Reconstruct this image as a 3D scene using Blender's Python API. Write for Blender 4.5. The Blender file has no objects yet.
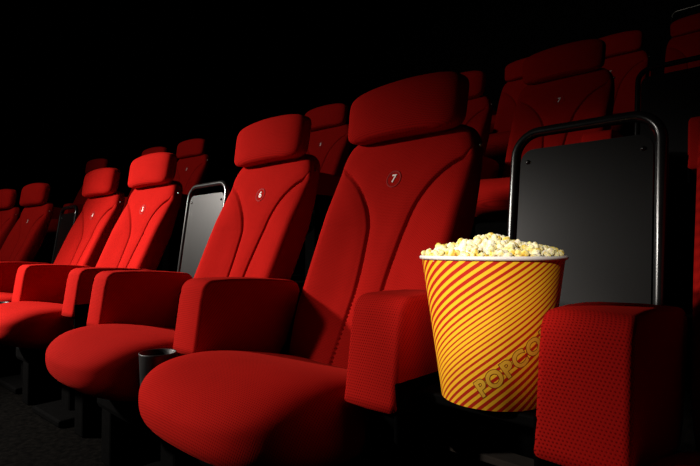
import bpy, bmesh, math, random
import numpy as np
from mathutils import Vector, Matrix
random.seed(7)
S = bpy.context.scene
COL = S.collection

# ------------------------------------------------------------------ helpers
def link(o, parent=None):
    COL.objects.link(o)
    if parent is not None:
        o.parent = parent
    return o

def mesh_from(name, verts, faces, smooth=True):
    me = bpy.data.meshes.new(name)
    me.from_pydata([tuple(v) for v in verts], [], faces)
    me.update()
    if smooth:
        me.polygons.foreach_set('use_smooth', [True] * len(me.polygons))
    return me

def obj(name, me, mat, parent=None, loc=None):
    o = bpy.data.objects.new(name, me)
    if mat is not None:
        me.materials.clear(); me.materials.append(mat)
    if loc is not None:
        o.location = loc
    return link(o, parent)

def empty(name, loc, rz=0):
    o = bpy.data.objects.new(name, None)
    o.empty_display_size = .1
    o.location = loc; o.rotation_euler = (0, 0, rz)
    return link(o)

def tag(o, label, cat, group=None, kind=None):
    if label: o['label'] = label
    if cat: o['category'] = cat
    if group: o['group'] = group
    if kind: o['kind'] = kind
    return o

def struct(name, me, mat, label):
    o = obj(name, me, mat)
    o['kind'] = 'structure'; o['label'] = label
    return o

def bm_mesh(name, bm, smooth=True):
    bmesh.ops.recalc_face_normals(bm, faces=bm.faces)
    me = bpy.data.meshes.new(name); bm.to_mesh(me); bm.free()
    if smooth:
        me.polygons.foreach_set('use_smooth', [True] * len(me.polygons))
    return me

def add_box(bm, lo, hi, bev=0, seg=2):
    c = [(a + b) / 2 for a, b in zip(lo, hi)]; d = [b - a for a, b in zip(lo, hi)]
    r = bmesh.ops.create_cube(bm, size=1, matrix=Matrix.Translation(c) @ Matrix.Diagonal((*d, 1)))
    if bev:
        es = list({e for v in r['verts'] for e in v.link_edges})
        bmesh.ops.bevel(bm, geom=es, offset=bev, segments=seg, profile=.5, affect='EDGES')

def box_mesh(name, lo, hi, bev=0, seg=3, smooth=False):
    bm = bmesh.new(); add_box(bm, lo, hi, bev, seg)
    return bm_mesh(name, bm, smooth)

def tube_mesh(name, pts, r, n=12, closed=False):
    pts = [Vector(p) for p in pts]; V = []; F = []
    m = len(pts); up = None
    for i, p in enumerate(pts):
        a = pts[i - 1] if (i or closed) else p
        b = pts[(i + 1) % m] if (i < m - 1 or closed) else p
        t = (b - a).normalized()
        if up is None:
            up = t.orthogonal().normalized()
        up = (up - t * up.dot(t)).normalized()
        w = t.cross(up)
        for k in range(n):
            q = 2 * math.pi * k / n
            V.append(p + (up * math.cos(q) + w * math.sin(q)) * r)
    for i in range(m if closed else m - 1):
        for k in range(n):
            j = (i + 1) % m
            F.append((i * n + k, i * n + (k + 1) % n, j * n + (k + 1) % n, j * n + k))
    if not closed:
        F.append(tuple(range(n))[::-1]); F.append(tuple(range((m - 1) * n, m * n)))
    return mesh_from(name, V, F)

def lathe_mesh(name, prof, n=64, cap=False):
    V = []; F = []
    for r, z in prof:
        for k in range(n):
            q = 2 * math.pi * k / n
            V.append((r * math.cos(q), r * math.sin(q), z))
    for i in range(len(prof) - 1):
        for k in range(n):
            F.append((i * n + k, i * n + (k + 1) % n, (i + 1) * n + (k + 1) % n, (i + 1) * n + k))
    if cap:
        F.append(tuple(range(n))[::-1])
        F.append(tuple(range((len(prof) - 1) * n, len(prof) * n)))
    return mesh_from(name, V, F)

def cushion(name, nx, ny, nz, fn):
    """closed box-grid; fn maps arrays (a,b,c) in [-1,1]^3 (on the cube surface) to xyz"""
    idx = {}; P = []; F = []
    def vid(i, j, k):
        key = (i, j, k)
        if key not in idx:
            idx[key] = len(P)
            P.append((2 * i / nx - 1, 2 * j / ny - 1, 2 * k / nz - 1))
        return idx[key]
    for i in range(nx):
        for j in range(ny):
            F.append((vid(i, j, 0), vid(i, j + 1, 0), vid(i + 1, j + 1, 0), vid(i + 1, j, 0)))
            F.append((vid(i, j, nz), vid(i + 1, j, nz), vid(i + 1, j + 1, nz), vid(i, j + 1, nz)))
    for i in range(nx):
        for k in range(nz):
            F.append((vid(i, 0, k), vid(i + 1, 0, k), vid(i + 1, 0, k + 1), vid(i, 0, k + 1)))
            F.append((vid(i, ny, k), vid(i, ny, k + 1), vid(i + 1, ny, k + 1), vid(i + 1, ny, k)))
    for j in range(ny):
        for k in range(nz):
            F.append((vid(0, j, k), vid(0, j, k + 1), vid(0, j + 1, k + 1), vid(0, j + 1, k)))
            F.append((vid(nx, j, k), vid(nx, j + 1, k), vid(nx, j + 1, k + 1), vid(nx, j, k + 1)))
    A = np.array(P, float)
    x, y, z = fn(A[:, 0], A[:, 1], A[:, 2])
    return mesh_from(name, np.stack([x, y, z], 1), F)

def sup(a, b, c, k1, k2):
    """two-stage super-norm: (a,c) share exponent k1 (outline), b joins with k2 (edge rounding)"""
    n1 = (np.abs(a) ** k1 + np.abs(c) ** k1) ** (1 / k1)
    n = (n1 ** k2 + np.abs(b) ** k2) ** (1 / k2)
    m = np.maximum(np.maximum(np.abs(a), np.abs(c)), np.abs(b))
    s = m / n
    return a * s, b * s, c * s

def sstep(x, a, b):
    t = np.clip((x - a) / (b - a), 0, 1)
    return t * t * (3 - 2 * t)

# ------------------------------------------------------------------ materials
def mat(name, base=(.5, .5, .5), rough=.6, metal=0, spec=.5):
    m = bpy.data.materials.new(name); m.use_nodes = True
    b = m.node_tree.nodes['Principled BSDF']
    b.inputs['Base Color'].default_value = (*base, 1)
    b.inputs['Roughness'].default_value = rough
    b.inputs['Metallic'].default_value = metal
    b.inputs['Specular IOR Level'].default_value = spec
    return m, m.node_tree, b

def math_n(nt, op, a, b=None, c=None):
    n = nt.nodes.new('ShaderNodeMath'); n.operation = op
    for i, v in enumerate((a, b, c)):
        if v is None: continue
        if isinstance(v, (int, float)): n.inputs[i].default_value = v
        else: nt.links.new(v, n.inputs[i])
    return n.outputs[0]

def red_fabric():
    m, nt, b = mat('red woven upholstery', (.5, .01, .008), .9, 0, .01)
    tc = nt.nodes.new('ShaderNodeTexCoord')
    sp = nt.nodes.new('ShaderNodeSeparateXYZ'); nt.links.new(tc.outputs['Object'], sp.inputs[0])
    X, Y, Z = sp.outputs
    # knitted rows of staggered dimples, wrapped over the three axes
    rw = math_n(nt, 'DIVIDE', math_n(nt, 'MULTIPLY_ADD', Y, .9, Z), .0052)
    par = math_n(nt, 'MULTIPLY', math_n(nt, 'MODULO', math_n(nt, 'ADD', math_n(nt, 'FLOOR', rw), 4000), 2), .5)
    u = math_n(nt, 'SUBTRACT', math_n(nt, 'FRACT', math_n(nt, 'ADD', math_n(nt, 'DIVIDE', math_n(nt, 'ADD', X, Y), .0050), par)), .5)
    v0 = math_n(nt, 'SUBTRACT', math_n(nt, 'FRACT', rw), .5)
    dd = math_n(nt, 'SQRT', math_n(nt, 'ADD', math_n(nt, 'MULTIPLY', u, u), math_n(nt, 'MULTIPLY', v0, v0)))
    h = math_n(nt, 'MINIMUM', math_n(nt, 'MULTIPLY', dd, 2.3), 1)
    nz = nt.nodes.new('ShaderNodeTexNoise'); nz.inputs['Scale'].default_value = 14
    nz.inputs['Detail'].default_value = 4
    nt.links.new(tc.outputs['Object'], nz.inputs['Vector'])
    v = math_n(nt, 'MULTIPLY_ADD', nz.outputs['Fac'], .25, math_n(nt, 'MULTIPLY', h, .75))
    cr = nt.nodes.new('ShaderNodeValToRGB'); nt.links.new(v, cr.inputs[0])
    cr.color_ramp.elements[0].position = .1; cr.color_ramp.elements[0].color = (.04, .0008, .0008, 1)
    cr.color_ramp.elements[1].position = .75; cr.color_ramp.elements[1].color = (.37, .0085, .0062, 1)
    nt.links.new(cr.outputs[0], b.inputs['Base Color'])
    bp = nt.nodes.new('ShaderNodeBump'); bp.inputs['Strength'].default_value = .3
    bp.inputs['Distance'].default_value = .0008
    nt.links.new(h, bp.inputs['Height']); nt.links.new(bp.outputs[0], b.inputs['Normal'])
    b.inputs['Sheen Weight'].default_value = .09
    b.inputs['Sheen Roughness'].default_value = .35
    b.inputs['Sheen Tint'].default_value = (1, .06, .04, 1)
    return m

def noisy(name, c0, c1, scale, rough, bump=.3, metal=0, spec=.4):
    m, nt, b = mat(name, c0, rough, metal, spec)
    tc = nt.nodes.new('ShaderNodeTexCoord')
    nz = nt.nodes.new('ShaderNodeTexNoise'); nz.inputs['Scale'].default_value = scale
    nz.inputs['Detail'].default_value = 5
    nt.links.new(tc.outputs['Object'], nz.inputs['Vector'])
    cr = nt.nodes.new('ShaderNodeValToRGB'); nt.links.new(nz.outputs['Fac'], cr.inputs[0])
    cr.color_ramp.elements[0].position = .35; cr.color_ramp.elements[0].color = (*c0, 1)
    cr.color_ramp.elements[1].position = .7; cr.color_ramp.elements[1].color = (*c1, 1)
    nt.links.new(cr.outputs[0], b.inputs['Base Color'])
    if bump:
        bp = nt.nodes.new('ShaderNodeBump'); bp.inputs['Strength'].default_value = bump
        bp.inputs['Distance'].default_value = .003
        nt.links.new(nz.outputs['Fac'], bp.inputs['Height']); nt.links.new(bp.outputs[0], b.inputs['Normal'])
    return m

M_RED = red_fabric()
M_BLACK = noisy('black moulded plastic', (.0008, .0008, .0008), (.0014, .0013, .0013), 60, .8, .1, 0, .01)
M_CUP = noisy('charcoal plastic', (.010, .010, .010), (.016, .015, .015), 60, .45, .1, 0, .4)
M_SHELL = noisy('black back shell', (.005, .004, .004), (.01, .008, .008), 60, .5, .1)
M_FRAME = noisy('black lacquered steel tube', (.008, .008, .008), (.012, .0118, .0115), 30, .22, 0, .0, .7)
M_SHEET = noisy('dark satin sheet metal', (.005, .0049, .0047), (.007, .0068, .0066), 6, .33, 0, 0, .26)
M_CARPET = noisy('black speckled carpet', (.0005, .00045, .0004), (.0030, .0026, .0022), 45, .95, .6, 0, .01)
M_WALL = noisy('matt black wall', (.004, .004, .004), (.007, .007, .007), 8, .9, .1, 0, .1)
M_TABLE = noisy('black laminate', (.001, .0009, .0008), (.002, .0018, .0016), 40, .7, .05, 0, .04)
M_WOOD = noisy('brown edge strip', (.010, .006, .003), (.018, .011, .006), 30, .9, .1)
M_BADGE = noisy('red plastic badge', (.27, .005, .004), (.30, .006, .005), 30, .75, 0, 0, .2)
M_WHITE = mat('white print', (.85, .78, .74), .6)[0]
M_STEEL = mat('bright steel screw', (.7, .68, .62), .3, 1)[0]

# ------------------------------------------------------------------ chair meshes
SEAM = []
def _seam():
    pts = [(.214, .970), (.172, .950), (.126, .910), (.088, .858), (.065, .800), (.054, .730), (.047, .660), (.043, .550), (.041, .430)]
    P = [pts[0]] + pts + [pts[-1]]
    out = []
    for i in range(1, len(P) - 2):
        p0, p1, p2, p3 = [np.array(P[i + d]) for d in (-1, 0, 1, 2)]
        for t in np.linspace(0, 1, 12, endpoint=False):
            out.append(.5 * (2 * p1 + (p2 - p0) * t + (2 * p0 - 5 * p1 + 4 * p2 - p3) * t * t + (3 * p1 - p0 - 3 * p2 + p3) * t ** 3))
    out.append(np.array(pts[-1]))
    return np.array(out)
SEAM = _seam()

def back_y(z):      # front surface of the backrest, reclined and slightly hollow
    return .115 + np.interp(z, [.36, .45, .62, .80, .92, 1.02, 1.08], [-.03, .005, .098, .178, .212, .244, .258])

def f_back(a, b, c):
    a, b, c = sup(a, b, c, 6.5, 5)
    z = .720 + c * .353
    w = np.interp(z, [.37, .5, .7, .9, 1.04], [.220, .226, .233, .238, .238])
    x = a * w
    yf = back_y(z)
    T = .036
    y = yf + T + b * T
    front = sstep(-b, .2, .8)
    d = np.full(len(x), 9.0)
    for i in range(0, len(x), 2000):
        s = slice(i, i + 2000)
        dx = np.abs(x[s])[:, None] - SEAM[None, :, 0]; dz = z[s][:, None] - SEAM[None, :, 1]
        d[s] = np.sqrt((dx * dx + dz * dz).min(1))
    xs = np.interp(z, SEAM[::-1, 1], SEAM[::-1, 0])
    inside = (np.abs(x) < xs) | (z > SEAM[0, 1])
    y = y + front * .012 * np.exp(-(d / .0042) ** 2)
    # plump panels either side of the seam
    y = y - front * np.where(inside, .005, .006) * (1 - np.exp(-(d / .022) ** 2))
    side = sstep(np.abs(x) / w, .25, 1.0)          # wings come forward beside the hollow centre
    y = y - front * .034 * side * sstep(z, .42, .62) * (1 - sstep(z, .78, .97))
    return x, y, z

def f_head(a, b, c):
    a, b, c = sup(a, b, c, 6.0, 3.4)
    z = 1.129 + c * .077
    w = .200 + .003 * c
    x = a * w
    y0 = .316 + .16 * (z - 1.04)
    y = y0 + .040 + b * .040 - .010 * (1 - (a) ** 2) * (b < 0)
    z = z - .006 * a * a + np.where(c > 0, .008 * (1 - a * a), 0)
    return x, y, z

def f_seat(a, b, c):      # a across, b depth (-1 front), c height
    a, c2, b = sup(a, c, b, 4.8, 3.1)
    c = c2
    y = -.058 + b * .272
    fr = sstep(-b, .1, 1.0)
    x = a * .252
    y = y + fr * .036 * a * a            # rounded nose in plan
    up = sstep(c, -.3, .6)
    z = .418 + c * .096
    z = z + up * (.028 * np.abs(a) ** 2.4 - .014 - .048 * sstep(b, -.4, .9)) + (1 - up) * .018 * fr
    return x, y, z

def arm_mesh(name, inner):
    # profile in the y-z plane, swept across x with rounded edges
    yt, yb = -.102, -.124
    pr = [(yb, .474), (-.1225, .49)]
    pr += [(-.1060, .610)]
    R = .034
    for t in np.linspace(0, 1, 9):
        q = math.pi - t * math.pi / 2
        pr.append((yt + R + R * math.cos(q), .658 - R + R * math.sin(q)))
    pr += [(-.02, .659), (.05, .657), (.12, .652), (.18, .646)]
    for t in np.linspace(0, 1, 7):
        q = math.pi / 2 - t * math.pi / 2
        pr.append((.185 + .035 * math.cos(q), .611 + .035 * math.sin(q)))
    pr += [(.205, .56), (.17, .47), (.14, .435), (.06, .44), (-.03, .448), (-.085, .462), (-.105, .472)]
    # resample so that the faces stay even
    H = .057
    ins = [(-H, .009), (-H + .0015, .005), (-H + .005, .0015), (-H + .010, 0), (0, -.0015), (H - .010, 0), (H - .005, .0015), (H - .0015, .005), (H, .009)]
    P = [Vector((0, y, z)) for y, z in pr]
    n = len(P); nor = []
    for i in range(n):
        t = (P[(i + 1) % n] - P[i - 1]).normalized()
        nor.append(Vector((0, t.z, -t.y)))
    cen = sum(P, Vector()) / n
    if sum(nor[i].dot(P[i] - cen) for i in range(n)) < 0:
        nor = [-v for v in nor]
    V = []; F = []
    for x, d in ins:
        for i in range(n):
            q = P[i] - nor[i] * d
            V.append((x, q.y, q.z))
    m = len(ins)
    for j in range(m - 1):
        for i in range(n):
            F.append((j * n + i, j * n + (i + 1) % n, (j + 1) * n + (i + 1) % n, (j + 1) * n + i))
    F.append(tuple(range(n))); F.append(tuple(range((m - 1) * n, m * n))[::-1])
    bm = bmesh.new(); me = mesh_from(name, V, F)
    bm.from_mesh(me); bpy.data.meshes.remove(me)
    caps = [f for f in bm.faces if len(f.verts) > 4]
    bmesh.ops.triangulate(bm, faces=caps)
    return bm_mesh(name, bm)

def shell_mesh():
    def f(a, b, c):
        a, b, c = sup(a, b, c, 7, 5)
        z = .70 + c * .340
        w = np.interp(z, [.37, .5, .7, .9, 1.05], [.206, .212, .220, .226, .226])
        y = back_y(z) + .050 + b * .022
        return a * w, y, z
    return cushion('back_shell', 24, 4, 30, f)

def head_shell_mesh():
    def f(a, b, c):
        a, b, c = sup(a, b, c, 5, 4)
        z = 1.129 + c * .066
        return a * .165, .318 + .16 * (z - 1.04) + .074 + b * .014, z
    return cushion('headrest_shell', 16, 3, 10, f)

def base_mesh():
    bm = bmesh.new()
    add_box(bm, (-.20, -.16, .24), (.20, .20, .315), .02)      # seat pan
    add_box(bm, (-.05, -.02, 0), (.05, .14, .26), .012)
    add_box(bm, (-.16, -.10, 0), (.16, .20, .03), .008)
    return bm_mesh('seat_base', bm, False)

def panel_side_mesh():
    bm = bmesh.new()
    add_box(bm, (-.042, -.075, .0), (.042, .20, .45), .008)
    return bm_mesh('arm_pedestal', bm, False)

def cheek_mesh(s):          # black cheek on the outer flank of an end armrest, below the padding
    bm = bmesh.new()
    x0, x1 = (.050, .0590) if s > 0 else (-.0590, -.050)
    add_box(bm, (x0, -.116, .425), (x1, .215, .522), .003)
    return bm_mesh('arm_cheek', bm, False)

def cup_mesh():
    return lathe_mesh('cup_holder', [(.006, .395), (.034, .395), (.038, .40), (.0425, .49), (.0435, .4935), (.0420, .4945), (.0400, .4915), (.0355, .405), (.004, .403)], 40, False)

ME = {}
def setup_meshes():
    ME['seat'] = cushion('seat', 44, 44, 16, f_seat)
    ME['backrest'] = cushion('backrest', 150, 10, 190, f_back)
    ME['headrest'] = cushion('headrest', 36, 14, 22, f_head)
    ME['arm'] = arm_mesh('armrest', 1)
    ME['shell'] = shell_mesh(); ME['hshell'] = head_shell_mesh()
    ME['base'] = base_mesh(); ME['ped'] = panel_side_mesh()
    ME['cheekR'] = cheek_mesh(1); ME['cheekL'] = cheek_mesh(-1)
    ME['cup'] = cup_mesh()
    bm = bmesh.new(); add_box(bm, (-.15, .21, .24), (.15, .30, .40), .01)
    ME['bracket'] = bm_mesh('back_bracket', bm, False)
    ME['badge'] = lathe_mesh('badge', [(.0005, -.0015), (.0185, -.0015), (.0215, .0002), (.0240, .0018), (.0258, .0006), (.0264, -.004)], 32)
    ME['screw'] = cushion('screw', 6, 6, 6, lambda a, b, c: tuple(.0045 * v / np.sqrt(a * a + b * b + c * c) for v in (a, b, c)))
    for key, m in (('screw', M_STEEL), ('seat', M_RED), ('backrest', M_RED), ('headrest', M_RED), ('arm', M_RED), ('shell', M_SHELL), ('hshell', M_SHELL),
                   ('base', M_BLACK), ('ped', M_BLACK), ('cheekR', M_BLACK), ('cheekL', M_BLACK), ('cup', M_CUP), ('bracket', M_BLACK), ('badge', M_BADGE)):
        ME[key].materials.append(m)
setup_meshes()

def text_mesh(body, size, extrude=.0006, bold=.0):
    cu = bpy.data.curves.new('lettering', 'FONT'); cu.body = body; cu.size = size
    cu.align_x = 'CENTER'; cu.align_y = 'CENTER'; cu.extrude = extrude; cu.offset = bold
    o = bpy.data.objects.new('lettering', cu); COL.objects.link(o)
    dg = bpy.context.evaluated_depsgraph_get(); dg.update()
    me = bpy.data.meshes.new_from_object(o.evaluated_get(dg))
    bpy.data.objects.remove(o); bpy.data.curves.remove(cu)
    return me
DIG = {}
def digit(d):
    if d not in DIG:
        DIG[d] = text_mesh(str(d), .033, .0006, .0004); DIG[d].name = 'numeral'
        DIG[d].materials.clear(); DIG[d].materials.append(M_WHITE)
    return DIG[d]

P = .62
def child(name, key, parent, loc=(0, 0, 0), rot=None):
    o = bpy.data.objects.new(name, ME[key]); o.location = loc
    if rot: o.rotation_euler = rot
    return link(o, parent)

BADGE_Z = .930
def chair(loc, rz, label, left_arm, right_arm, number=None, cup=False, group=None, light=False):
    """left_arm / right_arm: None, 'shared' or 'end'"""
    t = empty('cinema_seat', loc, rz)
    tag(t, label, 'cinema seat', group)
    child('seat', 'seat', t)
    bk = child('backrest', 'backrest', t)
    child('back_shell', 'shell', t)
    o = child('screw', 'screw', bk, (.2350, float(back_y(1.0)) + .030, 1.0)); o['label'] = 'bright steel screw head'
    h = child('headrest', 'headrest', t); child('headrest_shell', 'hshell', h)
    child('seat_base', 'base', t); child('back_bracket', 'bracket', t)
    for s, k in ((-1, left_arm), (1, right_arm)):
        if not k: continue
        a = child('armrest', 'arm', t, (s * P / 2 - .007, -.006, 0))
        child('arm_pedestal', 'ped', a)
        if k == 'end':
            child('arm_cheek', 'cheekR' if s > 0 else 'cheekL', a)
    if cup:
        child('cup_holder', 'cup', t, (-P / 2 - .002, -.196, -.006))
    if number is not None:
        dz = .006
        sl = math.atan2(float(back_y(BADGE_Z + dz) - back_y(BADGE_Z - dz)), 2 * dz)
        y = float(back_y(BADGE_Z)) - .0045
        b = child('number_badge', 'badge', bk, (0, y, BADGE_Z), (math.pi / 2 - sl, 0, 0))
        n = bpy.data.objects.new('numeral', digit(number)); n.location = (0, 0, .0006); link(n, b)
        n['label'] = 'white printed numeral'
    return t

H, D = .536, 1.400
GR = {0: 'red cinema seats in the front row', 1: 'red cinema seats in the second row', 2: 'red cinema seats in the rows behind', 3: 'red cinema seats in the rows behind'}
G = .957
# (x, y offset, row, rz, left arm, right arm, number, cup, label)
SEATS = [
    (0, 0, 0, 0, 'shared', 'end', 7, True, 'large red cinema seat numbered 7, left of the popcorn bucket'),
    (-.612, 0, 0, 0, 'end', None, 6, False, 'red front row cinema seat numbered 6, right of the grey lit panel'),
    (-1.590, .015, 0, .05, 'shared', 'end', 5, True, 'brightly lit red seat just left of the grey panel, numbered 5'),
    (-2.275, .02, 0, .05, 'end', None, 4, False, 'bright red front row seat numbered 4, between seat 5 and the dim far left seats'),
    (-3.33, -.05, 0, .10, 'shared', 'end', 3, True, 'dim red seat at far left with a thin panel edge to its right'),
    (-3.948, -.113, 0, .10, 'end', None, 2, False, 'dim red seat cut off by the left picture edge'),
    (G - .024, 0, 0, 0, 'end', 'shared', 8, False, 'seat cut off at right edge with big red armrest beside the popcorn'),
    (-.075, 0, 1, 0, 'shared', 'end', 7, True, 'dark red second row seat behind the black panel right of seat 7'),
    (-.70, 0, 1, 0, 'end', None, None, False, 'dark red second row seat peeking out right behind seat 7'),
    (-1.69, -.077, 1, .05, 'shared', 'end', 5, True, 'dark red second row seat seen between seats 6 and 7'),
    (-3.386, -.165, 1, .11, 'shared', 'end', 3, True, 'dim red second row seat above the left end of the grey panel'),
    (-4.003, -.234, 1, .11, 'end', None, None, False, 'dim red headrest poking up just behind seat 5'),
    (-5.10, -.38, 1, .15, 'shared', 'end', None, False, 'dim red headrest poking up just behind seat 4'),
    (.90, 0, 1, 0, 'end', None, None, False, 'dark second row seat whose armrest shows at the right edge above seat 8'),
    (-.235, 0, 2, 0, 'shared', 'end', 7, False, 'dark third row seat behind the second black panel'),
    (-.862, 0, 2, 0, 'end', None, None, False, 'very dark third row seat glimpsed left of the big second row seat'),
    (-1.50, 0, 3, 0, 'shared', 'end', None, False, 'very dark upper seat behind the seat peeking out beside seat 7'),
    (.07, 0, 3, 0, 'end', 'shared', None, False, 'darkest red seat at the top right corner below a thin rail'),
]
for x, dy, row, rz, la, ra, num, cup, label in SEATS:
    st = chair((x, row * D + dy, row * H), rz, label, la, ra, num, cup, GR[row])
    if num == 8:
        for ch in st.children:
            if ch.name.startswith('armrest'): ch.location.x += .026

# ------------------------------------------------------------------ partition panels with tube frame
def panel(cx, row, label, dy=0):
    t = empty('partition_panel', (cx, row * D + dy, row * H))
    tag(t, label, 'partition', 'metal partition panels between seat pairs')
    W = .150; zt = 1.008; r = .0115; RC = .055
    def at(x, z):
        return (x, .300 + (z - .45) * .139, z)
    pts = [at(-W, .02), at(-W, .5), at(-W, zt - RC - .1)]
    for q in np.linspace(math.pi, math.pi / 2, 9):
        pts.append(at(-W + RC + RC * math.cos(q), zt - RC + RC * math.sin(q)))
    for q in np.linspace(math.pi / 2, 0, 9):
        pts.append(at(W - RC + RC * math.cos(q), zt - RC + RC * math.sin(q)))
    pts += [at(W, zt - RC - .1), at(W, .5), at(W, .02)]
    f = obj('frame', tube_mesh('frame', pts, r, 14), M_FRAME, t)
    f['label'] = 'black steel tube frame'
    # sheet: rounded upper corners, bevelled edges
    V = []; out = []
    w2 = W - r - .002; z2 = zt - .040; rc = .03
    out += [(-w2, .06)]
    for q in np.linspace(math.pi, math.pi / 2, 7): out.append((-w2 + rc + rc * math.cos(q), z2 - rc + rc * math.sin(q)))
    for q in np.linspace(math.pi / 2, 0, 7): out.append((w2 - rc + rc * math.cos(q), z2 - rc + rc * math.sin(q)))
    out += [(w2, .06)]
    bm = bmesh.new()
    vs = []
    for dyy in (-.004, .004):
        vs.append([bm.verts.new((x, at(x, z)[1] + dyy, z)) for x, z in out])
    bm.faces.new(vs[0]); bm.faces.new(vs[1][::-1])
    n = len(out)
    for i in range(n):
        bm.faces.new((vs[0][i], vs[1][i], vs[1][(i + 1) % n], vs[0][(i + 1) % n]))
    obj('sheet', bm_mesh('sheet', bm, False), M_SHEET, t)
    for sx in (-1, 1):
        for z in (.62, z2 - .03):
            y = at(0, z)[1]
            b = lathe_mesh('screw', [(.0002, .004), (.004, .0035), (.0055, 0), (.0055, -.002)], 14)
            o = obj('screw', b, M_FRAME, t, (sx * (w2 - .018), y - .004, z)); o.rotation_euler = (math.pi / 2 - .138, 0, 0)
    return t
panel(G / 2 + .006, 0, 'large black panel with curved tube frame standing behind the popcorn')
panel(-1.577 + G / 2 + .051, 0, 'grey lit metal panel between seats 5 and 6')
panel(-3.30 + G / 2 + .03, 0, 'panel showing only a thin vertical edge right of the dim far left seat')
panel(.412, 1, 'upper black panel at right edge behind the popcorn panel')

# ------------------------------------------------------------------ consoles between the seat pairs
def console(cx, row, label):
    t = empty('side_table', (cx, row * D, row * H))
    tag(t, label, 'table', 'black side tables between seat pairs')
    obj('table_top', box_mesh('table_top', (-.106, -.075, .488), (.106, .300, .506), .004), M_TABLE, t)
    obj('pedestal', box_mesh('pedestal', (-.075, .03, 0), (.075, .27, .487), .006), M_BLACK, t)
    e = obj('shelf', box_mesh('shelf', (-.100, -.02, .395), (.100, .02, .407), .002), M_WOOD, t)
    e['label'] = 'brown shelf edge'
    return t
console(.474, 0, 'black side table under the popcorn bucket')

# ------------------------------------------------------------------ popcorn bucket
BX, BY, BZ = .477, -.028, .507
RB, RT, BH = .0785, .1090, .218
def rad(h): return RB + (RT - RB) * h / BH

def bucket_material():
    m, nt, b = mat('striped printed card', (.8, .5, .05), .42, 0, .4)
    uv = nt.nodes.new('ShaderNodeUVMap'); uv.uv_map = 'wrap'
    sp = nt.nodes.new('ShaderNodeSeparateXYZ'); nt.links.new(uv.outputs[0], sp.inputs[0])
    U, V = sp.outputs[0], sp.outputs[1]
    A = math.radians(37.5)
    q = math_n(nt, 'ADD', math_n(nt, 'MULTIPLY', U, -math.sin(A)), math_n(nt, 'MULTIPLY', V, math.cos(A)))
    d0 = math_n(nt, 'SUBTRACT', q, .022)       # narrow stripes mid band, wide stripes away from it
    ph = math_n(nt, 'ADD', math_n(nt, 'MULTIPLY', d0, 88), math_n(nt, 'MULTIPLY', math_n(nt, 'ARCTANGENT', math_n(nt, 'DIVIDE', d0, .032), 0), .032 * 76))
    f = math_n(nt, 'FRACT', math_n(nt, 'ADD', ph, 50))
    tri = math_n(nt, 'MULTIPLY', math_n(nt, 'ABSOLUTE', math_n(nt, 'SUBTRACT', f, .5)), 2)   # 0 mid .. 1 edge
    dist = math_n(nt, 'ABSOLUTE', math_n(nt, 'SUBTRACT', q, .022))
    duty = math_n(nt, 'MULTIPLY_ADD', math_n(nt, 'MINIMUM', math_n(nt, 'DIVIDE', dist, .065), 1), .20, .31)
    isred = math_n(nt, 'SMOOTH_MIN', 1, math_n(nt, 'MAXIMUM', 0, math_n(nt, 'MULTIPLY_ADD', math_n(nt, 'SUBTRACT', duty, tri), 9, .5)), .05)
    mx = nt.nodes.new('ShaderNodeMix'); mx.data_type = 'RGBA'
    nt.links.new(isred, mx.inputs['Factor'])
    mx.inputs['A'].default_value = (.95, .52, .02, 1); mx.inputs['B'].default_value = (.50, .016, .006, 1)
    nt.links.new(mx.outputs['Result'], b.inputs['Base Color'])
    return m

bucket = empty('popcorn_bucket', (BX, BY, BZ))
tag(bucket, 'striped yellow and red paper popcorn bucket standing between two armrests', 'bucket')
CAM_A = math.atan2(-.7615 - BY, .8629 - BX)      # bearing of the printed front
def make_cup():
    n = 128; rows = 24
    V = []; F = []; UV = {}
    for j in range(rows + 1):
        h = BH * j / rows; r = rad(h)
        for k in range(n):
            q = 2 * math.pi * k / n
            V.append((r * math.cos(q), r * math.sin(q), h))
    for j in range(rows):
        for k in range(n):
            F.append((j * n + k, j * n + (k + 1) % n, (j + 1) * n + (k + 1) % n, (j + 1) * n + k))
    me = mesh_from('cup_wall', V, F)
    uv = me.uv_layers.new(name='wrap')
    for p in me.polygons:
        for li in p.loop_indices:
            v = me.vertices[me.loops[li].vertex_index].co
            a = math.atan2(v.y, v.x) - CAM_A
            a = (a + math.pi) % (2 * math.pi) - math.pi
            cc = math.atan2(p.center.y, p.center.x) - CAM_A
            cc = (cc + math.pi) % (2 * math.pi) - math.pi
            if a - cc > math.pi: a -= 2 * math.pi
            if cc - a > math.pi: a += 2 * math.pi
            uv.data[li].uv = (a * rad(BH * .5), v.z - BH * .45)
    return me
obj('printed_wall', make_cup(), bucket_material(), bucket)
M_CARD = noisy('white card', (.80, .74, .70), (.86, .80, .76), 20, .5, 0)
inn = lathe_mesh('inner_wall', [(RT - .0015, BH - .001), (RB - .0015, .008), (.0005, .008)], 96)
obj('inner_wall', inn, M_CARD, bucket)
rim = lathe_mesh('rolled_rim', [(RT + .0032 * math.cos(q) + .0008, BH + .0032 * math.sin(q)) for q in np.linspace(0, 2 * math.pi, 15)], 96)
o = obj('rolled_rim', rim, M_CARD, bucket); o['label'] = 'rolled white rim'
obj('bucket_base', lathe_mesh('bucket_base', [(.0005, 0), (RB - .001, 0), (RB - .001, .006), (.0005, .006)], 64), M_CARD, bucket)

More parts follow.
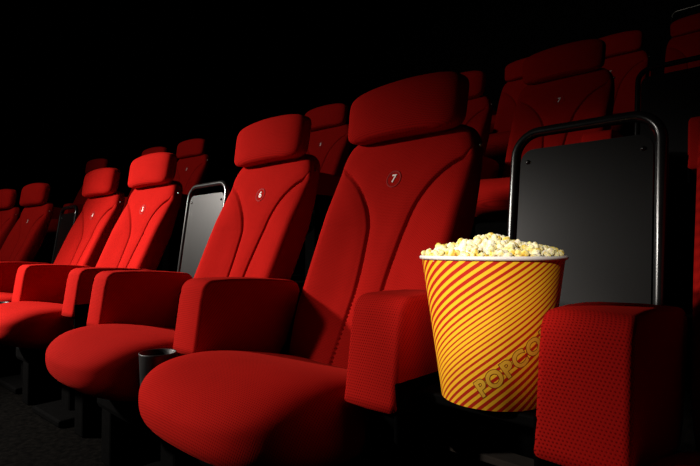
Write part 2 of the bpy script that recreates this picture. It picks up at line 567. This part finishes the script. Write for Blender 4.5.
def wrapped_text(name, body, size, extr, bold, lift, m, s0, h0, ang):
    cu = bpy.data.curves.new('lettering', 'FONT'); cu.body = body; cu.size = size; cu.extrude = extr; cu.offset = bold
    cu.space_character = 1.16
    o = bpy.data.objects.new('lettering', cu); COL.objects.link(o)
    dg = bpy.context.evaluated_depsgraph_get(); dg.update()
    me = bpy.data.meshes.new_from_object(o.evaluated_get(dg))
    bpy.data.objects.remove(o); bpy.data.curves.remove(cu)
    bm = bmesh.new(); bm.from_mesh(me); bpy.data.meshes.remove(me)
    bmesh.ops.triangulate(bm, faces=bm.faces)
    for _ in range(2):
        bmesh.ops.subdivide_edges(bm, edges=[e for e in bm.edges if e.calc_length() > .004], cuts=1)
        bmesh.ops.triangulate(bm, faces=bm.faces)
    ca, sa = math.cos(ang), math.sin(ang)
    for v in bm.verts:
        s = s0 + v.co.x * ca - v.co.y * sa; h = h0 + v.co.x * sa + v.co.y * ca
        r = rad(h) + lift + v.co.z
        a = CAM_A + s / rad(BH * .5)
        v.co = Vector((r * math.cos(a), r * math.sin(a), h))
    me = bm_mesh(name, bm, False)
    return obj(name, me, m, bucket)
M_GOLD = mat('ochre print', (.78, .42, .03), .45)[0]
M_DKRED = mat('dark red print', (.16, .012, .004), .45)[0]
TA = math.radians(37.5)
w = wrapped_text('lettering_outline', 'POPCORN', .033, .00004, .0022, .00015, M_DKRED, -.016, .0185, TA); w['label'] = 'dark red outline of the word'
w = wrapped_text('lettering', 'POPCORN', .033, .00004, .0012, .00035, M_GOLD, -.016, .0185, TA); w['label'] = 'ochre word POPCORN'

# ------------------------------------------------------------------ popcorn
def popcorn_material():
    m, nt, b = mat('popped corn', (.85, .8, .55), .6, 0, .3)
    tc = nt.nodes.new('ShaderNodeTexCoord'); oi = nt.nodes.new('ShaderNodeObjectInfo')
    ad = nt.nodes.new('ShaderNodeVectorMath'); ad.operation = 'MULTIPLY_ADD'
    nt.links.new(oi.outputs['Random'], ad.inputs[0]); ad.inputs[1].default_value = (9, 5, 7)
    nt.links.new(tc.outputs['Object'], ad.inputs[2])
    nz = nt.nodes.new('ShaderNodeTexNoise'); nz.inputs['Scale'].default_value = 85; nz.inputs['Detail'].default_value = 2
    nt.links.new(ad.outputs[0], nz.inputs['Vector'])
    v = math_n(nt, 'MULTIPLY_ADD', oi.outputs['Random'], .22, math_n(nt, 'MULTIPLY', nz.outputs['Fac'], .85))
    cr = nt.nodes.new('ShaderNodeValToRGB'); nt.links.new(v, cr.inputs[0])
    e = cr.color_ramp.elements
    e[0].position = .40; e[0].color = (.95, .89, .70, 1)
    e[1].position = .58; e[1].color = (.92, .80, .36, 1)
    for p, c in ((.68, (.86, .62, .08, 1)), (.78, (.42, .18, .03, 1))):
        k = e.new(p); k.color = c
    nt.links.new(cr.outputs[0], b.inputs['Base Color'])
    b.inputs['Subsurface Weight'].default_value = .15
    b.inputs['Subsurface Radius'].default_value = (.004, .003, .0015)
    return m
M_POP = popcorn_material()

def kernel_mesh(seed):
    rs = random.Random(seed)
    lobes = []
    nl = rs.randint(7, 10)
    for i in range(nl):
        for _ in range(30):
            d = Vector((rs.gauss(0, 1), rs.gauss(0, 1), rs.gauss(0, 1))).normalized()
            if all(d.dot(e) < .45 for e, _k, _c in lobes): break
        lobes.append((d, rs.uniform(.34, .52), rs.uniform(.50, .85)))
    bm = bmesh.new(); bmesh.ops.create_icosphere(bm, subdivisions=4, radius=1)
    for v in bm.verts:
        n = v.co.normalized(); r = .55
        for d, k, cd in lobes:          # union of bulging lobes seen from the core
            c = n.dot(d)
            disc = k * k - cd * cd * (1 - c * c)
            if c > 0 and disc > 0:
                r = max(r, cd * c + math.sqrt(disc))
        r += .05 * math.sin(11 * n.x + seed) * math.sin(10 * n.y + 1.3 * seed) + .035 * math.sin(19 * n.z + seed)
        v.co = n * r
    bmesh.ops.scale(bm, verts=bm.verts, vec=(.0100,) * 3)
    me = bm_mesh('popcorn_kernel', bm); me.materials.append(M_POP)
    return me
KM = [kernel_mesh(s) for s in range(9)]
def heap(x, y):         # height of the heap above the rim plane
    r = math.hypot(x, y) / RT
    # ridge highest left of centre as the camera sees it
    rx, ry = math.cos(CAM_A + math.pi / 2), math.sin(CAM_A + math.pi / 2)
    s = (x * rx + y * ry) / RT
    base = .020 * (1 - r ** 2.4) + .009 * math.exp(-((s - .02) / .35) ** 2) * (1 - r ** 2)
    return base - .008
bm = bmesh.new()
bmesh.ops.create_grid(bm, x_segments=64, y_segments=64, size=1)
for v in bm.verts:
    x, y = v.co.x, v.co.y
    m_ = max(abs(x), abs(y)); l_ = math.hypot(x, y) or 1
    x, y = x * m_ / l_ * (RT - .004), y * m_ / l_ * (RT - .004)
    z = BH + heap(x, y) - .008 + .003 * math.sin(310 * x) * math.sin(290 * y + 1) + .002 * math.sin(520 * x + 440 * y)
    v.co = Vector((x, y, z))
fill = obj('popcorn_heap', bm_mesh('popcorn_heap', bm), M_POP, None, (BX, BY, BZ))
tag(fill, 'lower layer of buttery popcorn filling the striped bucket', 'popcorn', None, 'stuff')
pts = []
tries = 0
rs = random.Random(5)
while len(pts) < 150 and tries < 20000:
    tries += 1
    q = rs.uniform(0, 2 * math.pi); r = (RT - .009) * math.sqrt(rs.random())
    x, y = r * math.cos(q), r * math.sin(q)
    if all((x - a) ** 2 + (y - b) ** 2 > .0152 ** 2 for a, b in pts):
        pts.append((x, y))
for i, (x, y) in enumerate(pts):
    k = bpy.data.objects.new('popcorn_kernel', KM[i % len(KM)])
    s = rs.uniform(.85, 1.2)
    k.location = (BX + x, BY + y, BZ + BH + heap(x, y) + .0035 + rs.uniform(-.002, .005))
    k.rotation_euler = (rs.uniform(0, 6.3), rs.uniform(0, 6.3), rs.uniform(0, 6.3)); k.scale = (s, s, s)
    link(k)
    tag(k, 'pale yellow popped popcorn piece on top of the heap in the bucket', 'popcorn', 'popcorn pieces heaped in the bucket')

rail = empty('guard_rail', (.459, 5.20, 4 * H))
tag(rail, 'thin bare steel guard rail glinting above the top right seat', 'railing')
RW, RZ = .69, 1.008
pp = [(-RW, 0, 0), (-RW, 0, RZ - .05)] + [(-RW + .05 + .05 * math.cos(q), 0, RZ - .05 + .05 * math.sin(q)) for q in np.linspace(math.pi, math.pi / 2, 7)]
pp += [(-x, y, z) for x, y, z in pp[::-1]]
M_RAIL = noisy('brushed steel', (.35, .34, .30), (.42, .40, .36), 30, .35, 0, 1)
obj('top_rail', tube_mesh('top_rail', pp, .010, 12), M_RAIL, rail)
obj('lower_rail', tube_mesh('lower_rail', [(-RW, 0, .25), (RW, 0, .25)], .008, 10), M_RAIL, rail)
# ------------------------------------------------------------------ room
struct('floor', box_mesh('floor', (-9, -7, -.2), (4, .66, 0)), M_CARPET, 'dark carpeted floor below the front row')
for k in range(1, 6):
    struct('floor_step.%03d' % k if k > 1 else 'floor_step', box_mesh('floor_step', (-9, k * D - .50, -.2), (4, (k + 1) * D - .515 if k < 5 else 8, k * H)), M_CARPET, 'dark carpeted step carrying a raised seat row')
struct('wall_back', box_mesh('wall_back', (-9, 8, -.2), (4, 8.2, 6)), M_WALL, 'black back wall of the auditorium')
struct('wall_left', box_mesh('wall_left', (-9.2, -7, -.2), (-9, 8.2, 6)), M_WALL, 'black left wall of the auditorium')
struct('wall_right', box_mesh('wall_right', (4, -7, -.2), (4.2, 8.2, 6)), M_WALL, 'black right wall of the auditorium')
struct('wall_front', box_mesh('wall_front', (-9.2, -7.2, -.2), (4.2, -7, 6)), M_WALL, 'black front wall of the auditorium')
struct('ceiling', box_mesh('ceiling', (-9.2, -7.2, 6), (4.2, 8.2, 6.2)), M_WALL, 'black ceiling')

# ------------------------------------------------------------------ light
def spot(name, loc, tgt, power, size, blend, radius, col=(1, .93, .85)):
    l = bpy.data.lights.new(name, 'SPOT'); l.energy = power; l.spot_size = math.radians(size); l.spot_blend = blend
    l.shadow_soft_size = radius; l.color = col
    o = bpy.data.objects.new(name, l); o.location = loc
    o.rotation_euler = (Vector(tgt) - Vector(loc)).to_track_quat('-Z', 'Y').to_euler()
    return link(o)
spot('spotlight', (-3.4, -2.1, 2.15), (-1.38, .05, .42), 1420, 46, 1, .10)
spot('added_bucket_light', (.92, -2.8, 2.0), (.458, 0, .655), 490, 6.4, .9, .05)  # added lamp, aimed narrowly to brighten the bucket and its popcorn
spot('front_spotlight', (-1.9, -2.6, 1.75), (.27, -.12, .50), 330, 23, 1, .10)  # added to lift the armrest fronts beside the bucket and the nearest seat
spot('added_fill_light', (-2.9, -2.8, 2.5), (-2.8, 1.3, 1.40), 200, 78, 1, .2)  # added dim wide fill for the rear rows and far left seats
wd = bpy.data.worlds.new('World'); S.world = wd; wd.use_nodes = True
wd.node_tree.nodes['Background'].inputs[0].default_value = (.01, .008, .008, 1)
wd.node_tree.nodes['Background'].inputs[1].default_value = .3

# ------------------------------------------------------------------ camera
cam = bpy.data.cameras.new('Camera'); co = bpy.data.objects.new('Camera', cam); link(co)
cam.sensor_fit = 'HORIZONTAL'; cam.sensor_width = 36; cam.lens = 501.477 / 700 * 36
cam.clip_start = .02
co.location = (.8629, -.7615, .7402)
yaw, pitch = -.7584, .0291
co.rotation_euler = (math.pi / 2 + pitch, 0, -yaw)
S.camera = co
S.view_settings.view_transform = 'Standard'; S.view_settings.look = 'None'
S.view_settings.exposure = 0; S.view_settings.gamma = 1; S.view_settings.use_curve_mapping = False
